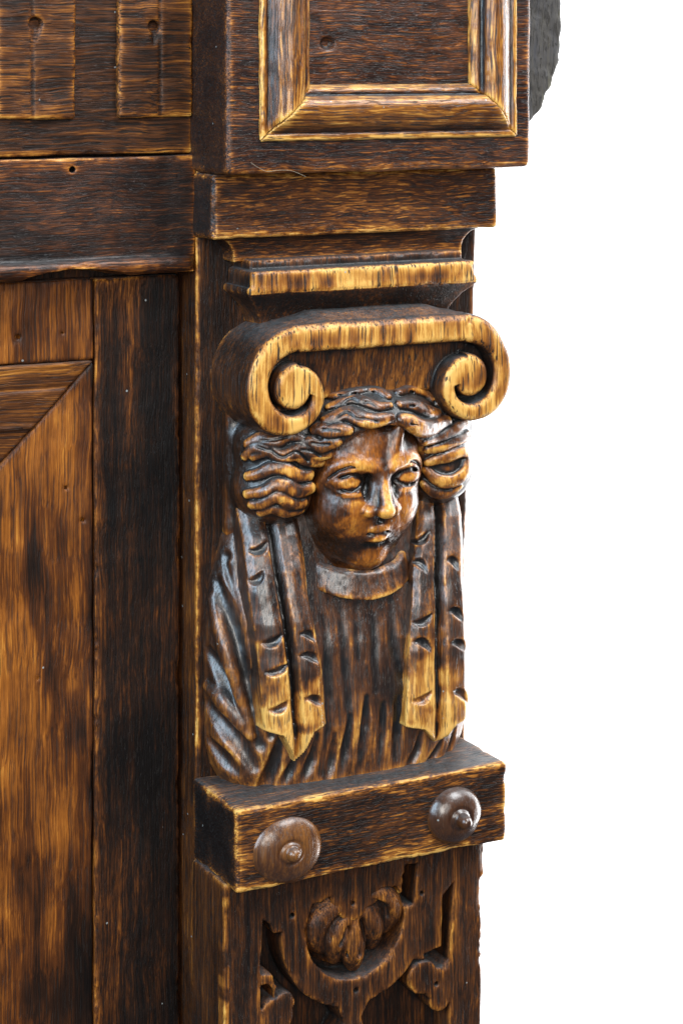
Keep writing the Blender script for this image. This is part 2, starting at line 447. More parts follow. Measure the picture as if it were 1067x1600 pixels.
# upper corner block with its panel
BX0, BX1, BY, BZ = -253, 271, -125, -166
pxl, _, pzb = U(405, 222, BY)[0], 0, U(600, 218, BY)[2]
pxr = U(806, 100, BY)[0]
MW = 84
def f_block(X, Y, Z):
    d = rbox(X, Y, Z, (BX0, BY, BZ), (BX1, 58, 260), 9)
    pocket = rbox(X, Y, Z, (pxl+MW-12, BY-60, pzb+MW-18), (pxr-MW+12, BY+14, 300), 2)
    return smax(d, -pocket, 3)
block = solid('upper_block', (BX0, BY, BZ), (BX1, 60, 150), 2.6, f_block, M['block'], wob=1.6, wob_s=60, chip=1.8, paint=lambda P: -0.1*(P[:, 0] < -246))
solid('panel', (pxl+MW-12, BY+6, pzb+MW-18), (pxr-MW+12, BY+20, 150), 2.5,
      lambda X, Y, Z: smax(rbox(X, Y, Z, (pxl+MW-14, BY+6, pzb+MW-20), (pxr-MW+14, BY+30, 170), 2),
                           -ell(X, Y, Z, U(512, 68, BY+6), (12, 9, 9)), 4), M['panel'], parent=block, wob=1.2, wob_s=40)
def prof(t):
    return np.interp(t, [-2, 0, 3, 9, 12, 18, 26, 30, 34, 42, 52, 60, 66, 68, 72, 78, 83, 85],
                        [-8, 2, 6, 6, 3.5, 9, 19, 21, 24, 27.5, 28, 25, 19, 8, 9, 7, 0, -8]).astype(np.float32)
def mould(kind):
    def f(X, Y, Z):
        if kind == 'bottom':
            t = Z-pzb; cut = np.maximum((Z-pzb)-(X-pxl), (Z-pzb)-(pxr-X))
        elif kind == 'left':
            t = X-pxl; cut = (X-pxl)-(Z-pzb)
        else:
            t = pxr-X; cut = (pxr-X)-(Z-pzb)
        hgt = prof(np.clip(t, -2, 85))
        d = np.maximum((BY-Y-hgt)*0.72, np.maximum(Y-(BY+10), np.maximum(-t, t-84)))
        d = np.maximum(d, cut*0.707+0.5)
        return np.maximum(d, Z-150) + 0*X
    return f
kw = dict(wob=0.7, wob_s=50, chip=0.7, r_edge=3, r_proud=12, parent=block)
solid('panel_moulding', (pxl, BY-30, pzb), (pxr, BY+12, pzb+MW), 1.9, mould('bottom'), M['moulding_x'], pad=8, **kw)
solid('panel_moulding', (pxl, BY-30, pzb), (pxl+MW, BY+12, 152), 1.9, mould('left'), M['moulding_z'], pad=8, **kw)
solid('panel_moulding', (pxr-MW, BY-30, pzb), (pxr, BY+12, 152), 1.9, mould('right'), M['moulding_z'], pad=8, **kw)

# abacus block, receding moulding under it, narrow fillet strip
def f_abacus(X, Y, Z):
    d = rbox(X, Y, Z, (-251, -68, -264), (244, 40, -167), 7)
    s = np.clip((Z+300)/44, 0, 1); s = s*s*s*46
    e = np.maximum(np.maximum(-203-s-X, X-194-s), np.maximum(-Y-40-s*0.55, Y-40))
    e = np.maximum(e*0.75, np.maximum(-302-Z, Z+255))
    return smin(d, e, 3)
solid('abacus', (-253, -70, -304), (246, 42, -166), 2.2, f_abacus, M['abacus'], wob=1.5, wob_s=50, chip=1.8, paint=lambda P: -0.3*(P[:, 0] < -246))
def f_strip(X, Y, Z):
    a = rbox(X, Y, Z, (-197, -92, -346), (190, 0, -311), 7)
    s = np.clip((Z+392)/46, 0, 1)**1.5*34
    e = np.maximum(np.maximum(-168-s-X, X-160-s), np.maximum(-Y-56-s, Y-1))
    e = np.maximum(e*0.7, np.maximum(-396-Z, Z+336))
    t = rbox(X, Y, Z, (-188, -66, -314), (180, 0, -297), 3)
    return smin(smin(a, e, 3), t, 3)
solid('capital_fillet', (-198, -94, -396), (192, 2, -297), 2.0, f_strip, M['capital'], wob=1.1, wob_s=30, chip=2.2,
      paint=lambda P: 0.55*((P[:, 1] < -84) & (P[:, 2] < -312) & (P[:, 2] > -346))*np.clip(0.84+1.2*vnoise(P/24, 98)+0.8*vnoise(P/np.array([8, 8, 40]), 99), 0.1, 1.1))

# volute capital
VY = -137
EL = U(466, 607, VY); ER = U(735, 600, VY)
EL = (EL[0], -485); ER = (ER[0], -489)
def volute2d(X, Z):
    """raised band + two spirals (negative inside), and the whole outline"""
    x0, x1 = -224.0, 229.0
    def spiral(E, sg, rout):
        dx = (X-E[0])*sg; dz = Z-E[1]        # sg=+1: outer side is -x
        r = np.sqrt(dx*dx+dz*dz); a = np.degrees(np.arctan2(dz, -dx))   # 0 outer side, 90 up, -90 down, 180 inner
        # outer limit of the coil: outer side -> down -> inner side -> up
        an = np.where(a > 95, a-360, a)      # 90 .. -265
        R = np.interp(-an, [-95, 0, 45, 90, 135, 180, 225, 265], [92, rout, rout-3, 66, 55, 45, 39, 36])
        ro = np.interp(-an, [-95, -45, 0, 45, 90, 130, 150, 160], [56, 51, 44, 40, 37, 32, 28, 25])
        ri = np.interp(-an, [-95, -45, 0, 45, 90, 130, 150, 160], [40, 37, 34, 31, 28, 25, 24, 24.5])
        chan = np.maximum(r-ro, ri-r)
        chan = np.where(-an > 162, 9.0, chan)
        return r-R, chan
    dl, cl = spiral(EL, 1, EL[0]-x0)
    dr, cr = spiral(ER, -1, x1-ER[0])
    zt = -391.0
    top = np.maximum(np.abs(X-(EL[0]+ER[0])/2)-(ER[0]-EL[0])/2, np.maximum(Z-zt, -431-Z))      # band between the coils
    # shoulders: big rounded corners over each coil
    def corner(E, sg, xo):
        rx = abs(E[0]-xo); rz = zt-E[1]
        dx = (X-E[0])*sg; dz = Z-E[1]
        k = np.sqrt((dx/rx)**2+(dz/rz)**2)
        d = (k-1)*min(rx, rz)
        return np.maximum(np.maximum(d, dx-2), -dz)
    cornerL = corner(EL, 1, x0); cornerR = corner(ER, -1, x1)
    raised = np.minimum(np.minimum(dl, dr), np.minimum(top, np.minimum(cornerL, cornerR)))
    # open the channel
    raised = np.maximum(raised, -cl); raised = np.maximum(raised, -cr)
    # recess between: below the band and above the coil tops
    body = np.maximum(np.abs(X-(EL[0]+ER[0])/2)-(ER[0]-EL[0])/2, np.maximum(Z-zt, -508-Z))
    outline = np.minimum(np.minimum(np.minimum(dl, dr), np.minimum(cornerL, cornerR)), body)
    return raised, outline
def f_volute(X, Y, Z):
    r2, o2 = volute2d(X, Z)
    top = (Z-(-391+np.clip((Y-VY)/60, 0, 1)*14))     # cushion rises towards the back
    a = np.maximum(smax(r2, VY-Y, 13), Y+40)
    yy = -106+8*np.clip((Z+440)/-60, -0.5, 1.2)        # slightly sloping recessed face
    b = np.maximum(smax(o2, (yy-Y), 6), Y-2)
    d = smin(a, b, 3)
    return d
def volute_paint(P):
    r2, o2 = volute2d(P[:, 0], P[:, 2])
    return 0.72*np.clip((-P[:, 1]+VY+10)/4*1.0, 0, 1)*0+0.53*np.clip((-128-P[:, 1])/6, 0, 1)*np.clip(0.8-r2/6, 0, 1)*np.clip(0.86+0.9*vnoise(P/26, 88)+0.7*vnoise(P/np.array([9, 9, 30]), 89), 0.2, 1.1)+0.20*((P[:, 1] < -90) & (P[:, 1] > -120) & (r2 > 2))  # worn gold on the front; recessed face painted lighter to offset its shade
# cushion top behind the front band
G = Grid((-240, -150, -570), (246, 12, -370), 1.8).set(f_volute)
X, Y, Z = G.X, G.Y, G.Z
rise = np.clip((Y-VY)/55, 0, 1)*np.clip((X+150)/55, 0, 1)*np.clip((160-X)/55, 0, 1)
cush = np.maximum(np.maximum(-146-X, X-152), np.maximum(np.maximum(Z-(-392.5+rise*16), -420-Z), np.maximum(VY+8-Y, Y-2)))
G.F = smin(G.F, cush.astype(np.float32), 8)
carve('volute_capital', G, M['capital'], root, wob=1.3, wob_s=42, chip=1.6, r_proud=12, paint=volute_paint)

# ------------------------------------------------------------------ shelf block with two turned pins
def f_shelf(X, Y, Z):
    d = rbox(X, Y, Z, (-252, -155, -1200), (206, 2, -1080), 5)
    return d
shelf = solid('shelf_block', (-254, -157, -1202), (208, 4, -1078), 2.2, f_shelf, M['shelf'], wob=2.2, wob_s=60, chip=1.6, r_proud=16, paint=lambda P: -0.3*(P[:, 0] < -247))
M['pin_pale'] = wood('turned_pale_oak', 'Z', bias=0.47, edge=0.15, proud=0.12, blot=0.3, streak=0.2, fib=0.2, pores=0.25, seed=21, rough=0.22, bump=0.2, tint=(.8, .85, 1.0), coat=0.6, fleck=0.0)
def pin(u, v, ru, rv, dome, tip, mat='pin'):
    c = U(u, v, -155); rx = ru/0.86; rz = rv*0.96
    def f(X, Y, Z):
        d = ell(X, Y, Z, (c[0], -150, c[2]), (rx, dome, rz))
        d = np.maximum(d, Y+150)
        lip = np.sqrt(((X-c[0])/rx*rz)**2+(Z-c[2])**2)
        ring = np.sqrt((lip-16.5)**2+(Y+150+dome*0.93)**2)-2.2
        d = smax(d, -ring, 3)
        b = segd(X, Y, Z, (c[0]+1, -145, c[2], 14), (c[0]+1, -150-dome-tip, c[2]-1, 10))
        return smin(d, b, 3)
    return solid('wooden_pin', (c[0]-rx, -190, c[2]-rz), (c[0]+rx, -146, c[2]+rz), 1.6, f, M[mat], parent=shelf, wob=0.5, wob_s=20, chip=0.4, pad=6)
pin(449, 1328, 49, 51, 22, 1, 'pin_pale')
pin(710, 1274, 41, 45, 27, 9)

# ------------------------------------------------------------------ fretwork panel under the shelf
FY = -118
def P2(u, v):
    p = U(u, v, FY); return p[0], p[2]
def poly2d(X, Z, pts):
    d = np.full(np.broadcast(X, Z).shape, 1e9); s = np.zeros(d.shape, bool)
    n = len(pts)
    for i in range(n):
        ax, az = pts[i]; bx, bz = pts[(i+1) % n]
        ex, ez = bx-ax, bz-az
        t = np.clip(((X-ax)*ex+(Z-az)*ez)/(ex*ex+ez*ez+1e-9), 0, 1)
        d = np.minimum(d, (X-ax-t*ex)**2+(Z-az-t*ez)**2)
        c = ((az > Z) != (bz > Z)) & (X < ex*(Z-az)/(ez+1e-12 if ez == 0 else ez)+ax)
        s ^= c
    d = np.sqrt(d)
    return np.where(s, -d, d)
def disc(X, Z, c, r): return np.sqrt((X-c[0])**2+(Z-c[1])**2)-r
FX0, FX1 = -254.0, 189.0
RC = P2(556, 1443)         # centre of the ring
fg = Grid((FX0-14, FY-14, -1650), (FX1+14, 10, -1195), 2.2)
gx, gz = fg.x[:, None].astype(float), fg.z[None, :].astype(float)
ring_o, ring_i = 124.0, 83.0
# pockets (cut-away ground), in the plane of the board
pk = []
inner = disc(gx, gz, RC, ring_i)
inner = np.maximum(inner, gz-(RC[1]+42))
lob = np.minimum(disc(gx, gz, P2(552, 1412), 26), disc(gx, gz, P2(538, 1398), 22))
lob = np.minimum(lob, disc(gx, gz, P2(575, 1396), 22))
inner = np.maximum(inner, -lob)
top_lobes = np.minimum(disc(gx, gz, P2(518, 1425), 22), disc(gx, gz, P2(603, 1412), 24))
pk.append(np.minimum(inner, np.maximum(top_lobes, -lob)))
pk.append(poly2d(gx, gz, [P2(412, 1438), P2(424, 1446), P2(428, 1460), P2(441, 1458), P2(446, 1490), P2(462, 1520), P2(490, 1545), P2(527, 1556),
                          P2(530, 1582), P2(538, 1600), P2(520, 1640), P2(408, 1640), P2(409, 1500)]))
pk.append(poly2d(gx, gz, [P2(634, 1352), P2(652, 1350), P2(646, 1418), P2(622, 1422), P2(628, 1400)]))
pk.append(poly2d(gx, gz, [P2(709, 1378), P2(702, 1500), P2(690, 1515), P2(668, 1506), P2(662, 1492), P2(690, 1480), P2(692, 1400)]))
pk.append(poly2d(gx, gz, [P2(640, 1500), P2(668, 1500), P2(690, 1512), P2(703, 1560), P2(700, 1640), P2(580, 1640), P2(566, 1590), P2(580, 1560), P2(581, 1545), P2(610, 1530), P2(630, 1510)]))
pocket = pk[0]
for p_ in pk[1:]: pocket = np.minimum(pocket, p_)
# leafy lobes left standing in the pockets
stand = np.minimum(disc(gx, gz, P2(661, 1528), 25), np.minimum(disc(gx, gz, P2(685, 1538), 24), disc(gx, gz, P2(688, 1562), 18)))
stand = np.minimum(stand, np.minimum(disc(gx, gz, P2(432, 1590), 28), disc(gx, gz, P2(446, 1568), 16)))
stand = np.minimum(stand, -1+0*stand+np.abs(disc(gx, gz, P2(412, 1560), 26))-7+np.maximum(0, (gx-P2(430, 1560)[0]))*2)
pocket = np.maximum(pocket, -(stand))
ringd = np.maximum(ring_i+1-np.sqrt((gx-RC[0])**2+(gz-RC[1])**2), np.sqrt((gx-RC[0])**2+(gz-RC[1])**2)-ring_o)
ringd = np.maximum(ringd, gz-RC[1]-10)
pocket = np.maximum(pocket, -ringd)
pocket = pocket.astype(np.float32)[:, None, :]
def f_fret(X, Y, Z):
    d = rbox(X, Y, Z, (FX0, FY, -1660), (FX1, 2, -1199), 4)
    xe = FX1-6*np.clip((-1262-Z)/6, 0, 1)
    d = np.maximum(d, X-xe)
    return smax(d, -np.maximum(pocket, Y-(FY+52)), 4)
fg.set(f_fret)
for (u, v) in ((457, 1431), (552, 1412), (659, 1396), (682, 1538), (557, 1548)):
    c = P2(u, v); fg.rope([(c[0], FY-6, c[1], 4.2), (c[0], FY+16, c[1], 3.2)], 1, cut=True, n=1)
fret = carve('fretwork_panel', fg, M['fret'], root, wob=1.3, wob_s=45, chip=2.2,
             paint=lambda P: 0.3*(P[:, 0] < -246)*(P[:, 1] < -96)*np.clip(4*vnoise(P/17, 55)+0.4, 0, 1))
# leaf rosette inside the ring
lg = Grid((RC[0]-92, FY-10, RC[1]-92), (RC[0]+92, FY+52, RC[1]+66), 2.0)
lg.set(lambda X, Y, Z: ell(X, Y, Z, (RC[0], FY+44, RC[1]), (76, 16, 74)))
for (pts, r) in ([((0, 30), (-22, 26), (-48, 12), (-56, -10), (-44, -28)), 15], [((0, 26), (-14, 4), (-26, -22), (-24, -46)), 14],
                 [((4, 24), (4, -8), (2, -40), (6, -60)), 15], [((6, 28), (22, 6), (32, -16), (34, -38)), 14],
                 [((8, 30), (30, 30), (52, 18), (60, 0), (52, -20)), 15]):
    n_ = len(pts)
    lg.rope([(RC[0]+a*1.12, FY+24-7*math.sin(math.pi*i/(n_-1)), RC[1]+b*1.12, 1.3*r*(0.5+0.6*math.sin(math.pi*(i+0.6)/n_))) for i, (a, b) in enumerate(pts)], 3)
for pts in ([(-20, 14), (-34, 4), (-40, -12)], [(10, 0), (11, -26), (8, -44)], [(30, 22), (44, 14), (48, 0)], [(-12, -6), (-20, -24)]):
    lg.rope([(RC[0]+a*1.12, FY+2, RC[1]+b*1.12, 6) for a, b in pts], 3, cut=True)
for pts in (((-10, 28), (-40, 16), (-50, -6)), ((-8, 14), (-22, -14), (-25, -42)), ((4, 10), (3, -30), (5, -56)), ((14, 16), (28, -8), (34, -32)), ((16, 31), (44, 26), (58, 6)),
            ((-20, 34), (-50, 26)), ((-18, 6), (-34, -18)), ((12, 2), (20, -36)), ((-4, 2), (-10, -44)), ((36, 34), (60, 18))):
    lg.rope([(RC[0]+a*1.12, FY+(7 if q_ else 12), RC[1]+b*1.12, 3.4-0.6*q_) for q_, (a, b) in enumerate(pts)], 1.5, cut=True)
lg.F = np.maximum(lg.F, (np.sqrt((lg.X-RC[0])**2+(lg.Z-RC[1])**2)-ring_i-2)).astype(np.float32)
carve('leaf_rosette', lg, M['fret'], fret, wob=1.0, wob_s=20, chip=0.8)

# ------------------------------------------------------------------ frieze, rail and door at the left
LX = -760
def xz(u, v, Y):
    p = U(u, v, Y); return p[0], p[2]
FRY = 6
fr_bot = xz(150, 242, FRY)[1]
x_end = xz(302, 150, FRY)[0]
def f_frieze(X, Y, Z):
    return rbox(X, Y, Z, (LX, FRY, fr_bot), (x_end, 60, 260), 4)
def frieze_mod(G):
    pass
frieze = solid('frieze_board', (LX, FRY, fr_bot), (x_end, 60, 150), 3.0, f_frieze, M['frieze'], wob=2.0, wob_s=70, chip=2.5)
zt = xz(100, 186, FRY-10)[1]
tabs = [(-125, 1.0), (0, 120), (185, 301)]
for (u0, u1, ug, hole) in ((-190, -65, -128, (-120, 40)), (-4, 119, 51, (55, 35)), (186, 302, 250, (240, 40))):
    a = xz(u0, 100, FRY-10)[0]; b = xz(u1, 100, FRY-10)[0]; g = xz(ug, 100, FRY-10)[0]; hc = xz(hole[0], hole[1], FRY-10)
    def f(X, Y, Z, a=a, b=b, g=g):
        d = rbox(X, Y, Z, (a, FRY-11, zt), (b, FRY+6, 260), 5)
        return d
    def md(G, g=g, hc=hc):
        G.rope([(g-2, FRY-13, 170, 3.5), (g, FRY-13, 60, 3.5), (g+1, FRY-13, zt-20, 3.5)], 2, cut=True)
        G.rope([(hc[0], FRY-16, hc[1], 9), (hc[0]+2, FRY+4, hc[1]-1, 7)], 3, cut=True, n=1)
        G.rope([(hc[0]+4, FRY-12, hc[1]-2, 8), (hc[0]+1, FRY-12, hc[1]-24, 4)], 3, cut=True, n=1)
    solid('carved_flute', (a, FRY-11, zt), (b, FRY+6, 150), 2.4, f, M['frieze'], parent=frieze, mod=md, wob=1.4, wob_s=40, chip=2.2)

RY = 2
r_top = xz(150, 246, RY)[1]; r_bot = xz(150, 434, RY)[1]; r_end = xz(306, 340, RY)[0]
def f_rail(X, Y, Z):
    d = rbox(X, Y, Z, (LX, RY, r_bot), (r_end, 48, r_top), 3)
    nose = segd(X, Y, Z, (LX, RY+4, r_bot+15, 14), (r_end-16, RY+4, r_bot+15, 14))
    d = smin(d, nose, 3)
    # a long splinter is missing from the lower edge
    c1 = xz(120, 452, RY)
    return smax(d, -ell(X, Y, Z, (c1[0], RY+6, r_bot-4), (84, 60, 17)), 3)
def rail_mod(G):
    c = xz(114, 265, RY); G.rope([(c[0], RY-4, c[1], 4.5), (c[0], RY+20, c[1], 4)], 1, cut=True, n=1)
solid('rail', (LX, RY-14, r_bot), (r_end, 60, r_top), 2.6, f_rail, M['rail'], mod=rail_mod, wob=2.2, wob_s=80, chip=2.2)

DY = 50
d_top = r_bot-6
dx1 = xz(281, 900, DY)[0]; dx0 = xz(149, 900, DY)[0]
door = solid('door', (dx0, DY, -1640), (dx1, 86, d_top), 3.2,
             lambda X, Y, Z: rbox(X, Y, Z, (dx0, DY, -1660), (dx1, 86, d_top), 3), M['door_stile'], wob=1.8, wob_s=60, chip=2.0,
             paint=lambda P: 0.14-0.22*np.clip((P[:, 0]-dx0)/90+1.2*vnoise(P/np.array([30, 30, 130]), 311), 0, 1))  # stile darkens towards the post: grime, with some shade painted into the colour
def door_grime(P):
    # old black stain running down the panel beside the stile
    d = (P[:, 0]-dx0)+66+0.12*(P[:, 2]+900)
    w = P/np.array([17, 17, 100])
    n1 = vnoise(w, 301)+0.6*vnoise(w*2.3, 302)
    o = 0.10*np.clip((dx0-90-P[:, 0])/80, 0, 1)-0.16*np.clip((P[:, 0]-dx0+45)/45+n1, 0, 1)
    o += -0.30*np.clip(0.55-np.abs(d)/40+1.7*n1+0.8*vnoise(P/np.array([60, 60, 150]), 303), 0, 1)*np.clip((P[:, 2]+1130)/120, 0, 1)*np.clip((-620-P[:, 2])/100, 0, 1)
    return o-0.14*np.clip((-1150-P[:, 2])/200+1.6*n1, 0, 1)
def nail_holes(G, spots):
    for (u, v, r) in spots:
        c = xz(u, v, DY+3); G.rope([(c[0], DY-3, c[1], r), (c[0]+1, DY+18, c[1]-2, r*0.8)], 1.5, cut=True, n=1)
m_top = xz(150, 563, DY)
solid('door_rail', (LX, DY+3, m_top[1]), (dx0-1, 86, d_top), 3.0,
      lambda X, Y, Z: rbox(X, Y, Z, (LX, DY+3, m_top[1]+1), (dx0-1, 86, d_top), 3), M['door_panel'], parent=door, wob=1.6, wob_s=60, mod=lambda G: nail_holes(G, [(29, 526, 4.5), (98, 520, 2.5)]))
def f_dm(X, Y, Z):
    t = m_top[1]-Z
    hgt = np.interp(t, [0, 4, 8, 34, 37, 40, 90, 93, 97, 170, 400], [1, 4, 2, 0, -3, 1, -1, 3, -3, -6, -10]).astype(np.float32)
    d = np.maximum((DY+4-hgt)-Y, np.maximum(-t, Y-84))*0.9
    return np.maximum(d, ((X-dx0)+t)*0.707+0.8)
solid('door_moulding', (LX, DY-2, m_top[1]-480), (dx0, 86, m_top[1]), 3.0, f_dm, M['door_moulding'], parent=door, wob=1.0, wob_s=60, chip=1.0)
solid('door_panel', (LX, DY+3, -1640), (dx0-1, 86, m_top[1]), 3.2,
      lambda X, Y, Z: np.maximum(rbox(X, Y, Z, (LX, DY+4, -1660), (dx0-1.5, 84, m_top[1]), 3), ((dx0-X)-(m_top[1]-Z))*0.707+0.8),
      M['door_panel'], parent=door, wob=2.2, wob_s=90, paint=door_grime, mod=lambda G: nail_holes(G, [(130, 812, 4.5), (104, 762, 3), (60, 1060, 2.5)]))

# ------------------------------------------------------------------ rough projecting end behind the upper block
def f_rough(X, Y, Z):
    zz = [-95, -85, -62, -44, -42, -32, -5, 30, 400]
    pts = [(822, 196), (832, 184), (844, 166), (849, 143), (857, 138), (864, 118), (871, 92), (873, 40), (874, -60)]
    zs = [xz(u, v, -6)[1] for u, v in pts]; xs = [xz(u, v, -6)[0]-3 for u, v in pts]
    xr = np.interp(Z, zs, xs).astype(np.float32)
    d = np.maximum((X-xr)*0.8, np.maximum(230-X, np.maximum(zs[0]-Z, np.maximum(-20-Y, Y-120))))
    return smax(d, rbox(X, Y, Z, (200, -22, -400), (520, 120, 400), 18), 10)
solid('rough_cornice_end', (240, -30, -110), (430, 122, 150), 3.0, f_rough, M['rough'], wob=4.0, wob_s=26, chip=1.5)

# ------------------------------------------------------------------ the caryatid
def f_robe(X, Y, Z):
    w = np.interp(Z, [-1085, -1060, -1030, -850, -790, -720, -660], [192, 206, 213, 217, 209, 188, 158]).astype(np.float32)
    yf = np.interp(Z, [-1085, -1000, -880, -800, -720, -660], [104, 112, 108, 92, 72, 52]).astype(np.float32)
    x = (X+14)/(w+5); y = np.minimum(Y-4, 0)/yf
    k = (np.abs(x)**3.1+np.abs(y)**3.1)**(1/3.1)
    d = (k-1)*np.minimum(yf, 110)*0.9
    d = np.maximum(d, Y-4)
    return smax(smax(d, Z+668, 30), -1086-Z, 4)
rg = Grid((-262, -150, -1094), (222, 8, -640), 2.0).set(f_robe)
def stroke(G, f, pts, r, off=0.0, k=4, cut=True, n=5):
    """gouge or ridge that follows the carved surface"""
    P = []
    for i, p in enumerate(pts):
        h_ = hit(f, p[0], p[1])
        if h_ is None:
            if not P: continue
            h_ = np.array(U(p[0], p[1], P[-1][1]-2))
        rr = p[2] if len(p) > 2 else r
        o, d = ray(p[0], p[1]); d = d/np.linalg.norm(d)
        h_ = h_-d*off
        P.append((h_[0], h_[1], h_[2], rr))
    if len(P) > 1: G.rope(P, k, cut=cut, n=n)
front = [([(535, 955, 4), (540, 1010, 8), (547, 1090, 7), (548, 1120, 3)], 7), ([(559, 945, 3), (560, 985, 7), (562, 1030, 3)], 6),
         ([(612, 940, 4), (616, 990, 8), (624, 1045, 7), (640, 1075, 3)], 7), ([(508, 965, 4), (514, 1050, 8), (516, 1120, 7), (506, 1210, 8)], 7),
         ([(585, 960, 3), (588, 1030, 7), (590, 1080, 4)], 6), ([(524, 1150, 4), (520, 1190, 9), (510, 1230, 10)], 8),
         ([(497, 1150, 4), (488, 1190, 9), (470, 1235, 10)], 8), ([(548, 1120, 4), (542, 1170, 9), (533, 1225, 10)], 8),
         ([(574, 1090, 4), (570, 1150, 9), (563, 1220, 10)], 8), ([(600, 1100, 4), (598, 1150, 8), (594, 1215, 9)], 8),
         ([(622, 1090, 4), (622, 1150, 9), (620, 1212, 10)], 8), ([(660, 1145, 4), (652, 1175, 9), (640, 1205, 10)], 8),
         ([(690, 1160, 4), (680, 1180, 9), (668, 1203, 10)], 8), ([(712, 1140, 4), (706, 1165, 8), (698, 1195, 9)], 7),
         ([(440, 1150, 5), (430, 1190, 11), (415, 1230, 12)], 8), ([(462, 1185, 4), (452, 1210, 8), (440, 1235, 9)], 8)]
for i_, (pts, r) in enumerate(front): stroke(rg, f_robe, pts, r, off=5.5 if i_ < 5 else 2.0, k=7 if i_ < 5 else 4)
side = [[(352, 870, 5), (378, 930, 13), (398, 1000, 14), (414, 1090, 11), (424, 1150, 5)],
        [(338, 910, 5), (356, 965, 14), (374, 1030, 14), (392, 1100, 10), (400, 1130, 4)],
        [(325, 1020, 6), (350, 1060, 15), (380, 1110, 13), (405, 1165, 8)],
        [(322, 1100, 6), (345, 1130, 15), (372, 1160, 14), (398, 1200, 7)],
        [(326, 1160, 6), (345, 1185, 12), (365, 1205, 8)],
        [(372, 840, 4), (388, 890, 9), (402, 950, 10), (412, 1010, 5)],
        [(728, 880, 4), (733, 960, 9), (735, 1040, 8)], [(730, 1060, 4), (733, 1110, 9), (726, 1150, 6)]]
for pts in side: stroke(rg, f_robe, pts, 10, off=3, k=9)
for pts in ([(332, 935, 2), (350, 1000, 9), (372, 1080, 8), (396, 1150, 1)], [(362, 880, 2), (386, 960, 8), (402, 1040, 6), (414, 1100, 1)], [(324, 1070, 2), (352, 1100, 9), (388, 1150, 1)]):
    stroke(rg, f_robe, pts, 8, off=-4, k=12, cut=False)
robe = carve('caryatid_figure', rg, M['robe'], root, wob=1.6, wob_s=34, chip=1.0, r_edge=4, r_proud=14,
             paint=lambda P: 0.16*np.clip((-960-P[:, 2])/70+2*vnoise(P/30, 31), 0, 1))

# lappets hanging over the shoulders
def lappet(ledge, redge, groove, tip, stop, notches, yprof, roll):
    zz = np.array([-660, -700, -760, -840, -920, -1000, -1080.0])
    def line(pts):
        Zs, Xs = [], []
        for (u, v) in pts:
            zg = -(v-HOR)*0.967
            y = np.interp(zg, yprof[0], yprof[1]); p = U(u, v, y); Zs.append(p[2]); Xs.append(p[0])
        o = np.argsort(Zs); return np.array(Zs)[o], np.array(Xs)[o]
    zl, xl = line(ledge); zr, xr = line(redge); zg, xg = line(groove)
    yb = np.interp(-(tip[1]-HOR)*0.967, yprof[0], yprof[1])
    T = U(tip[0], tip[1], yb); S = U(stop[0], stop[1], yb)
    def f(X, Y, Z):
        a = np.interp(Z, zl, xl).astype(np.float32); b = np.interp(Z, zr, xr).astype(np.float32); g = np.interp(Z, zg, xg).astype(np.float32)
        y0 = np.interp(Z, yprof[0], yprof[1]).astype(np.float32)
        t = np.where(X < g, (g-X)/(g-a), (X-g)/(b-g))
        y0 = y0+roll*np.clip((g-X)/(g-a)*np.sign(roll) if roll > 0 else (X-g)/(b-g), 0, 1.3)**2*np.sign(roll)
        hgt = np.interp(t, [0, 0.10, 0.22, 0.45, 0.8, 1.0, 1.3], [-17, -8, 1, 4, 2, -5, -16]).astype(np.float32)
        d = np.maximum((y0-hgt-Y)*0.75, np.maximum(a-X, X-b))
        # arrow-shaped end
        zb = np.where(t > 0.5, S[2]+14*(t-0.5), S[2]+(T[2]-S[2])*(1-t/0.5)).astype(np.float32)
        d = np.maximum(d, (zb-Z)*0.6)
        return np.maximum(d, np.maximum(Y-y0-62, Z+664))
    x0 = min(xl.min(), xr.min(), xg.min())-8; x1 = max(xl.max(), xr.max())+8
    G = Grid((x0, min(yprof[1])-14, T[2]-8), (x1, max(yprof[1])+70, -655), 1.8).set(f)
    for pts in notches: stroke(G, f, pts, 4, off=0.5, k=1.5)
    return carve('lappet', G, M['lappet'], robe, wob=1.0, wob_s=30, chip=0.6, r_edge=3.5, r_proud=12,
                 paint=lambda P: 0.46*np.clip((-900-P[:, 2])/60+3*vnoise(P/22, 77), 0, 1)-0.08)
def notch(u, v, flip=1, w=12):
    w *= 1.25
    return [(u-w, v+flip*5, 1.8), (u-0.3*w, v+flip*6, 5.6), (u+0.4*w, v+flip*2, 6.8), (u+w, v-flip*9, 2.2)]
ypl = ([-1090, -1000, -900, -830, -760, -710, -670, -650], [-122, -127, -126, -118, -99, -76, -50, -40])
lappet([(376, 780), (398, 930), (414, 1060), (421, 1142)], [(462, 790), (484, 930), (504, 1040), (512, 1140)], [(417, 790), (438, 900), (456, 1020), (468, 1165)],
       (467, 1196), (440, 1150), [notch(404, 855), notch(425, 1000, 1, 13), notch(432, 1046, 1, 14), notch(435, 1105, 1, 12),
                                  notch(484, 996, -1, 12), notch(487, 1030, -1, 14), notch(493, 1098, -1, 13), notch(400, 902, 1, 9)], ypl, 12)
ypr = ([-1090, -1000, -900, -830, -760, -710, -670, -650], [-118, -125, -124, -116, -99, -80, -55, -45])
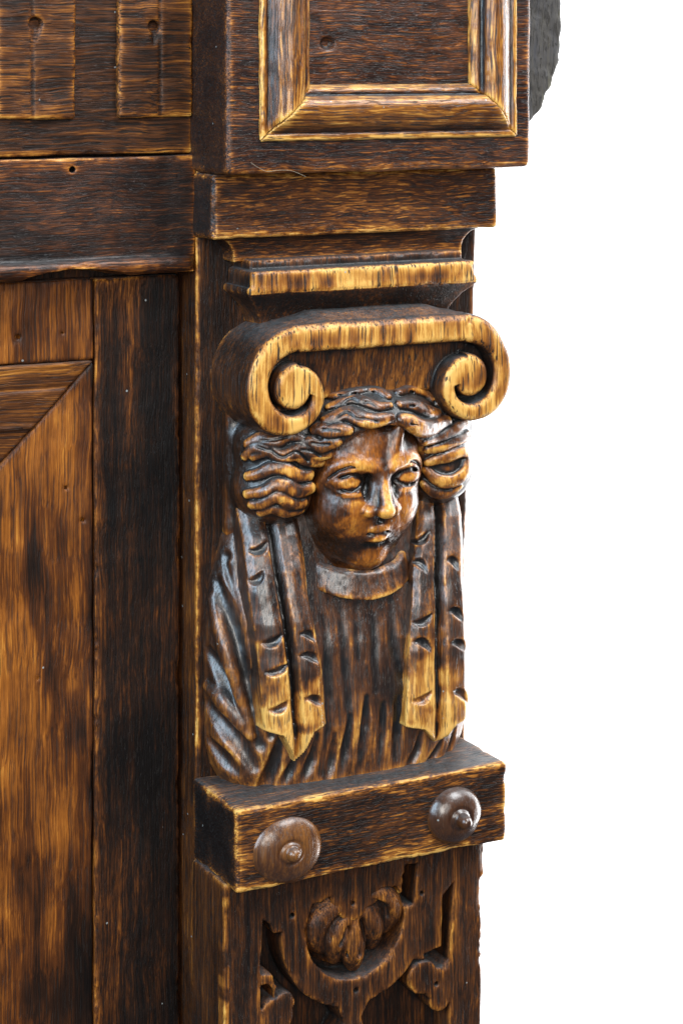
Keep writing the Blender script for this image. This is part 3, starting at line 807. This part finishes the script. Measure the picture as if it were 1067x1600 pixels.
lappet([(646, 780), (645, 900), (640, 1040), (636, 1136)], [(711, 780), (724, 900), (732, 1020), (735, 1120)], [(675, 780), (682, 900), (688, 1030), (690, 1130)],
       (686, 1166), (660, 1140), [notch(655, 840), notch(655, 884, -1, 9), notch(660, 968), notch(660, 1008, -1, 11), notch(660, 1090), notch(712, 960, -1, 9),
                                  notch(718, 1010, -1, 10), notch(720, 1088, -1, 9), notch(708, 880, -1, 7)], ypr, 0.001)

# collar
cg = Grid((-124, -136, -850), (116, 10, -730), 1.7)
def f_collar(X, Y, Z):
    x = (X+6)/92; y = (Y+30)/79
    k = np.sqrt(x*x+y*y)
    zc = -762+30*np.clip(y, -1.2, 1)+6*x*x           # dips towards the front
    lean = (Z-zc)*0.22                               # the band slopes outwards as it goes down
    d = np.abs((k-1)*79+lean)-6
    return smax(smax(d, np.abs(Z-zc)-20, 8), Y-4, 2)
cg.set(f_collar)
carve('collar', cg, M['robe'], robe, paint=lambda P: np.full(len(P), -0.1), wob=1.4, wob_s=22, chip=1.2, r_edge=3.5, r_proud=12)

# head
HX, HZ = -4.0, -627.0
def fc(x, y, z, r=None):       # face coordinates: x across, y forward, z up from the eye line
    p = (HX+x+0.045*z, -y, HZ+z)
    return p if r is None else p+(r,)
hg = Grid((-118, -186, -812), (108, 4, -505), 1.6)
def sup(x, y, z, c, r, p):
    k = (np.abs((x-c[0])/r[0])**p+np.abs((y-c[1])/r[1])**p+np.abs((z-c[2])/r[2])**p)**(1/p)
    return (k-1)*min(r)
def f_head(X, Y, Z):
    x = X-HX-0.045*(Z-HZ); z = Z-HZ; y = -Y
    d = sup(x, y, z, (0, 58, 4), (91, 86, 114), 2.45)
    d = smin(d, ell(x, y, z, (0, 52, -72), (80, 76, 82)), 24)
    d = smin(d, segd(x, y, z, (0, 40, -110, 52), (0, 36, -190, 56)), 14)
    return d
hg.set(f_head)
for s in (-1, 1):
    hg.blob(fc(40*s, 92, -50), (42, 42, 38), 18)                 # cheek
for s in (-1, 1):
    hg.blob(fc(49*s, 155, 0), (33, 25, 21), 4, cut=True)        # eye socket
    hg.blob(fc(24*s, 150, -9), (13, 24, 22), 7, cut=True)
    hg.rope([fc(84*s, 96, -8, 5), fc(75*s, 114, 15, 4.5), fc(54*s, 130, 27, 4.5), fc(32*s, 137, 24, 5), fc(9*s, 140, 17, 6)], 13)   # brow
    hg.blob(fc(50*s, 116, -2), (26, 20, 18), 3)                  # eyeball
    hg.rope([fc(78*s, 111, -6, 3), fc(67*s, 125, 9, 3.4), fc(50*s, 134, 15.5, 3.6), fc(36*s, 133, 12, 3.4), fc(24*s, 126, -4, 2.5)], 2)
    hg.rope([fc(75*s, 114, -9, 2.6), fc(64*s, 125, -17, 3.2), fc(50*s, 131, -20.5, 3.4), fc(37*s, 130, -16, 3), fc(25*s, 125, -5, 2.4)], 2)
    hg.rope([fc(72*s, 117, -3, 1.5), fc(64*s, 127, 5, 2.8), fc(50*s, 137, 10, 3.2), fc(36*s, 135, 6, 2.8), fc(28*s, 129, -2, 1.4)], 1, cut=True)
    hg.rope([fc(70*s, 118, -6, 1.4), fc(60*s, 128, -13, 2.5), fc(50*s, 135, -15.5, 2.9), fc(38*s, 133, -12, 2.5), fc(28*s, 129, -5, 1.4)], 1, cut=True)
    hg.rope([fc(78*s, 114, 4, 1.5), fc(66*s, 126, 16, 2.4), fc(50*s, 135, 22, 2.6), fc(34*s, 137, 18, 2.2)], 2, cut=True)
for s in (-1, 1):
    hg.blob(fc(49*s, 139.5, 0), (6, 5.5, 5), 2, cut=True)      # shallow hollow cut for the iris
    ir = [fc(49*s+11*math.cos(a), 136-0.6*math.cos(a)*s, 10*math.sin(a), 1.5) for a in np.linspace(0, 2*math.pi, 13)]
    hg.rope(ir, 0.8, cut=True, n=2)
hg.rope([fc(0, 137, 18, 10), fc(0, 144, -8, 9), fc(0, 154, -34, 10), fc(0, 158, -44, 11)], 7)      # nose
hg.blob(fc(0, 154, -45), (15, 14, 11), 4)
for s in (-1, 1):
    hg.rope([fc(6*s, 130, 8, 9), fc(10*s, 136, -22, 10), fc(14*s, 140, -42, 11)], 6)
    hg.blob(fc(21*s, 137, -47), (12, 14, 10), 4)
    hg.blob(fc(8*s, 151, -58), (5, 8, 4), 2, cut=True)
hg.blob(fc(0, 96, -80), (38, 36, 28), 14)                        # muzzle
hg.rope([fc(0, 135, -58, 2.5), fc(0, 136, -66, 3)], 4, cut=True)
hg.rope([fc(-27, 118, -79, 3), fc(-13, 131, -75.5, 6), fc(0, 134, -75, 5.5), fc(13, 131, -75.5, 6), fc(27, 118, -79, 3)], 5)
hg.rope([fc(-22, 119, -85, 3), fc(-11, 129.5, -89, 6), fc(0, 132, -90, 6.5), fc(11, 129.5, -89, 6), fc(22, 119, -85, 3)], 5)
hg.rope([fc(-30, 120, -81, 1.4), fc(-13, 135.5, -81.5, 1.7), fc(0, 138.5, -82.5, 1.7), fc(13, 135.5, -81.5, 1.7), fc(30, 120, -81, 1.4)], 1.5, cut=True)
hg.rope([fc(-18, 127, -101, 4), fc(0, 132, -103, 5), fc(18, 127, -101, 4)], 6, cut=True)
hg.blob(fc(0, 96, -122), (31, 27, 22), 14)                       # chin
hg.rope([fc(7, 154, 80, 9), fc(6, 153, 45, 9), fc(5, 150, 22, 7)], 9, cut=True)   # furrow down the forehead
hg.rope([fc(28, 138, 80, 8), fc(22, 137, 45, 8), fc(12, 138, 20, 7)], 14)
for s in (-1, 1):
    hg.rope([fc(26*s, 136, -44, 2.2), fc(37*s, 130, -62, 2.8), fc(40*s, 122, -80, 2)], 6, cut=True)
hg.rope([fc(-62, 122, -26, 1.5), fc(-48, 131, -33, 2.5), fc(-28, 133, -28, 1.8)], 4, cut=True)
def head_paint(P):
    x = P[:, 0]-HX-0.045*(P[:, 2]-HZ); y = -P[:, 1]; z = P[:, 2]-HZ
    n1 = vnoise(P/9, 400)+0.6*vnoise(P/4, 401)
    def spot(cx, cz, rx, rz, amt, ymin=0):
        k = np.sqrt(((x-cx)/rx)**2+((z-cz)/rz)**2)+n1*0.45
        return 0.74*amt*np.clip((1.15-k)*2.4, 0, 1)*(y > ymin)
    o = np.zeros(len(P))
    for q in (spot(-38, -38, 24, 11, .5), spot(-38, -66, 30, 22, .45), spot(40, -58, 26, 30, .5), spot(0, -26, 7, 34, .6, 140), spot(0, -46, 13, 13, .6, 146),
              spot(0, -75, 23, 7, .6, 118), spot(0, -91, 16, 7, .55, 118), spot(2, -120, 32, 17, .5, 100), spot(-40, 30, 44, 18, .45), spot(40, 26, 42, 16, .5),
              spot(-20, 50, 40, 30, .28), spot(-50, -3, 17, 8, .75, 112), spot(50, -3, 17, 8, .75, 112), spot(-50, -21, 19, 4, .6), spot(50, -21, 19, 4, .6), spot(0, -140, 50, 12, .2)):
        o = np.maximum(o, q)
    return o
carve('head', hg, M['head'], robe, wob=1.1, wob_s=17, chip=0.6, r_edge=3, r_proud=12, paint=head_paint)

# hair
def f_hair(X, Y, Z):
    d = ell(X, Y, Z, (0, -66, -556), (122, 88, 66))
    d = smin(d, ell(X, Y, Z, (-138, -46, -640), (68, 62, 58)), 34)
    d = smin(d, ell(X, Y, Z, (138, -46, -634), (66, 62, 62)), 34)
    d = smin(d, ell(X, Y, Z, (-118, -46, -580), (84, 58, 60)), 24)
    d = smin(d, ell(X, Y, Z, (118, -48, -575), (84, 60, 60)), 24)
    d = smin(d, rbox(X, Y, Z, (-206, -26, -720), (200, 2, -500), 10), 16)
    d = smax(d, -ell(X, Y, Z, (HX, -110, -655), (95, 130, 114)), 8)
    return smax(d, Z+500, 6)
ag = Grid((-226, -184, -724), (226, 4, -494), 1.7).set(f_hair)
locks = [  # picture positions of the wavy locks, with their half widths
    ([(609, 652), (590, 657), (572, 657), (556, 651), (540, 646), (524, 652), (508, 658)], 8.5),
    ([(608, 634), (592, 636), (576, 631), (562, 626), (546, 625), (530, 631), (514, 636)], 6.5),
    ([(605, 620), (588, 612), (568, 611), (548, 615), (528, 620), (512, 618)], 7),
    ([(600, 604), (580, 600), (556, 602), (530, 605)], 6),
    ([(544, 672), (530, 671), (516, 674), (502, 669), (492, 672)], 8),
    ([(528, 690), (514, 692), (500, 697), (486, 690), (472, 692)], 7.5),
    ([(514, 708), (500, 710), (486, 708), (470, 700), (452, 704)], 7.5),
    ([(500, 722), (480, 718), (462, 708), (440, 712), (420, 704), (396, 712)], 8),
    ([(470, 686), (450, 680), (428, 690), (408, 686), (388, 694)], 8),
    ([(440, 692), (420, 702), (400, 700), (384, 712)], 7),
    ([(500, 738), (482, 742), (462, 742), (444, 732), (424, 732), (406, 740), (388, 744)], 9.5),
    ([(498, 752), (484, 762), (466, 768), (448, 760), (430, 758), (412, 768), (386, 772)], 9.5),
    ([(488, 772), (472, 786), (452, 786), (432, 776), (412, 786), (394, 788)], 9),
    ([(470, 796), (448, 800), (426, 794), (408, 800)], 8),
    ([(627, 655), (640, 660), (656, 668), (672, 668), (686, 660), (696, 658)], 9.5),
    ([(624, 632), (640, 632), (656, 638), (674, 646), (682, 646)], 8),
    ([(622, 614), (640, 610), (660, 616), (680, 628), (694, 640)], 7.5),
    ([(664, 690), (680, 684), (698, 676), (714, 668), (726, 660)], 8),
    ([(668, 702), (686, 698), (704, 690), (720, 684), (728, 678)], 8),
    ([(668, 722), (684, 716), (702, 712), (718, 706), (727, 712)], 8),
    ([(666, 734), (678, 746), (694, 752), (712, 748), (724, 736), (727, 720)], 9),
    ([(662, 756), (678, 768), (698, 770), (716, 760)], 8),
]
HAIR0 = ag.F.copy()
HW = 1.5
for li, (pts, r) in enumerate(locks):
    HW = 1.16 if 10 <= li <= 13 else (1.25 if li >= 17 else 1.5)
    n_ = len(pts)
    stroke(ag, f_hair, [(u, v, r*HW*(0.55+0.5*math.sin(math.pi*(i+0.5)/n_))) for i, (u, v) in enumerate(pts)], r, off=r*0.02, k=0.8, cut=False)
ag.F = smax(ag.F, HAIR0-10.0, 7)
for pts, r in locks[:10]+locks[14:17]:
    stroke(ag, f_hair, [(u+1, v-2.5*math.copysign(1, (i % 2)-0.5), 1.7) for i, (u, v) in enumerate(pts[1:-1])], 1.7, off=9.5, k=2.0)
ag.rope([U(614, 600, -150)+(4,), U(615, 630, -163)+(5,), U(616, 662, -160)+(5,)], 3, cut=True)
ag.F = np.maximum(ag.F, -ell(ag.X, ag.Y, ag.Z, (HX, -70, -640), (89, 84, 96))).astype(np.float32)
def hair_paint(P):
    n1 = vnoise(P/13, 210)+0.6*vnoise(P/6, 211)
    top = np.clip((-P[:, 1]-146)/10, 0, 1)*(np.abs(P[:, 0]) < 118)
    puff = np.clip((-P[:, 1]-100)/12, 0, 1)*(P[:, 2] < -590)
    return 0.42*np.clip(np.maximum(top, puff)*(0.75+2.2*n1), 0, 1)
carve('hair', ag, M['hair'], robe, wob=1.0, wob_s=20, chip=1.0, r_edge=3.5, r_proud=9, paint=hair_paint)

# ------------------------------------------------------------------ a thread of lint caught on the upper block
cu = bpy.data.curves.new('lint_thread', 'CURVE'); cu.dimensions = '3D'; cu.bevel_depth = 0.27*K; cu.bevel_resolution = 1
sp = cu.splines.new('POLY')
tp = smooth_path([U(392, 254, BY-2)+(0,), U(404, 262, BY-3)+(0,), U(418, 268, BY-2.5)+(0,), U(436, 266, BY-2.5)+(0,), U(456, 267, BY-2)+(0,), U(478, 276, BY-1.5)+(0,)], 5)
sp.points.add(len(tp)-1)
for p_, t_ in zip(sp.points, tp): p_.co = (t_[0]*K, t_[1]*K, t_[2]*K, 1)
tmp = bpy.data.objects.new('tmp', cu); COL.objects.link(tmp)
lm = bpy.data.meshes.new_from_object(tmp); bpy.data.objects.remove(tmp)
lint_mat = bpy.data.materials.new('lint'); lint_mat.use_nodes = True
lb = lint_mat.node_tree.nodes['Principled BSDF']; lb.inputs['Base Color'].default_value = (0.30, 0.25, 0.18, 1); lb.inputs['Roughness'].default_value = 0.9
lm.materials.clear(); lm.materials.append(lint_mat)
lint = bpy.data.objects.new('lint_thread', lm); COL.objects.link(lint)
lint['label'] = 'thin pale thread of lint caught at the lower edge of the upper block'
lint['category'] = 'thread'
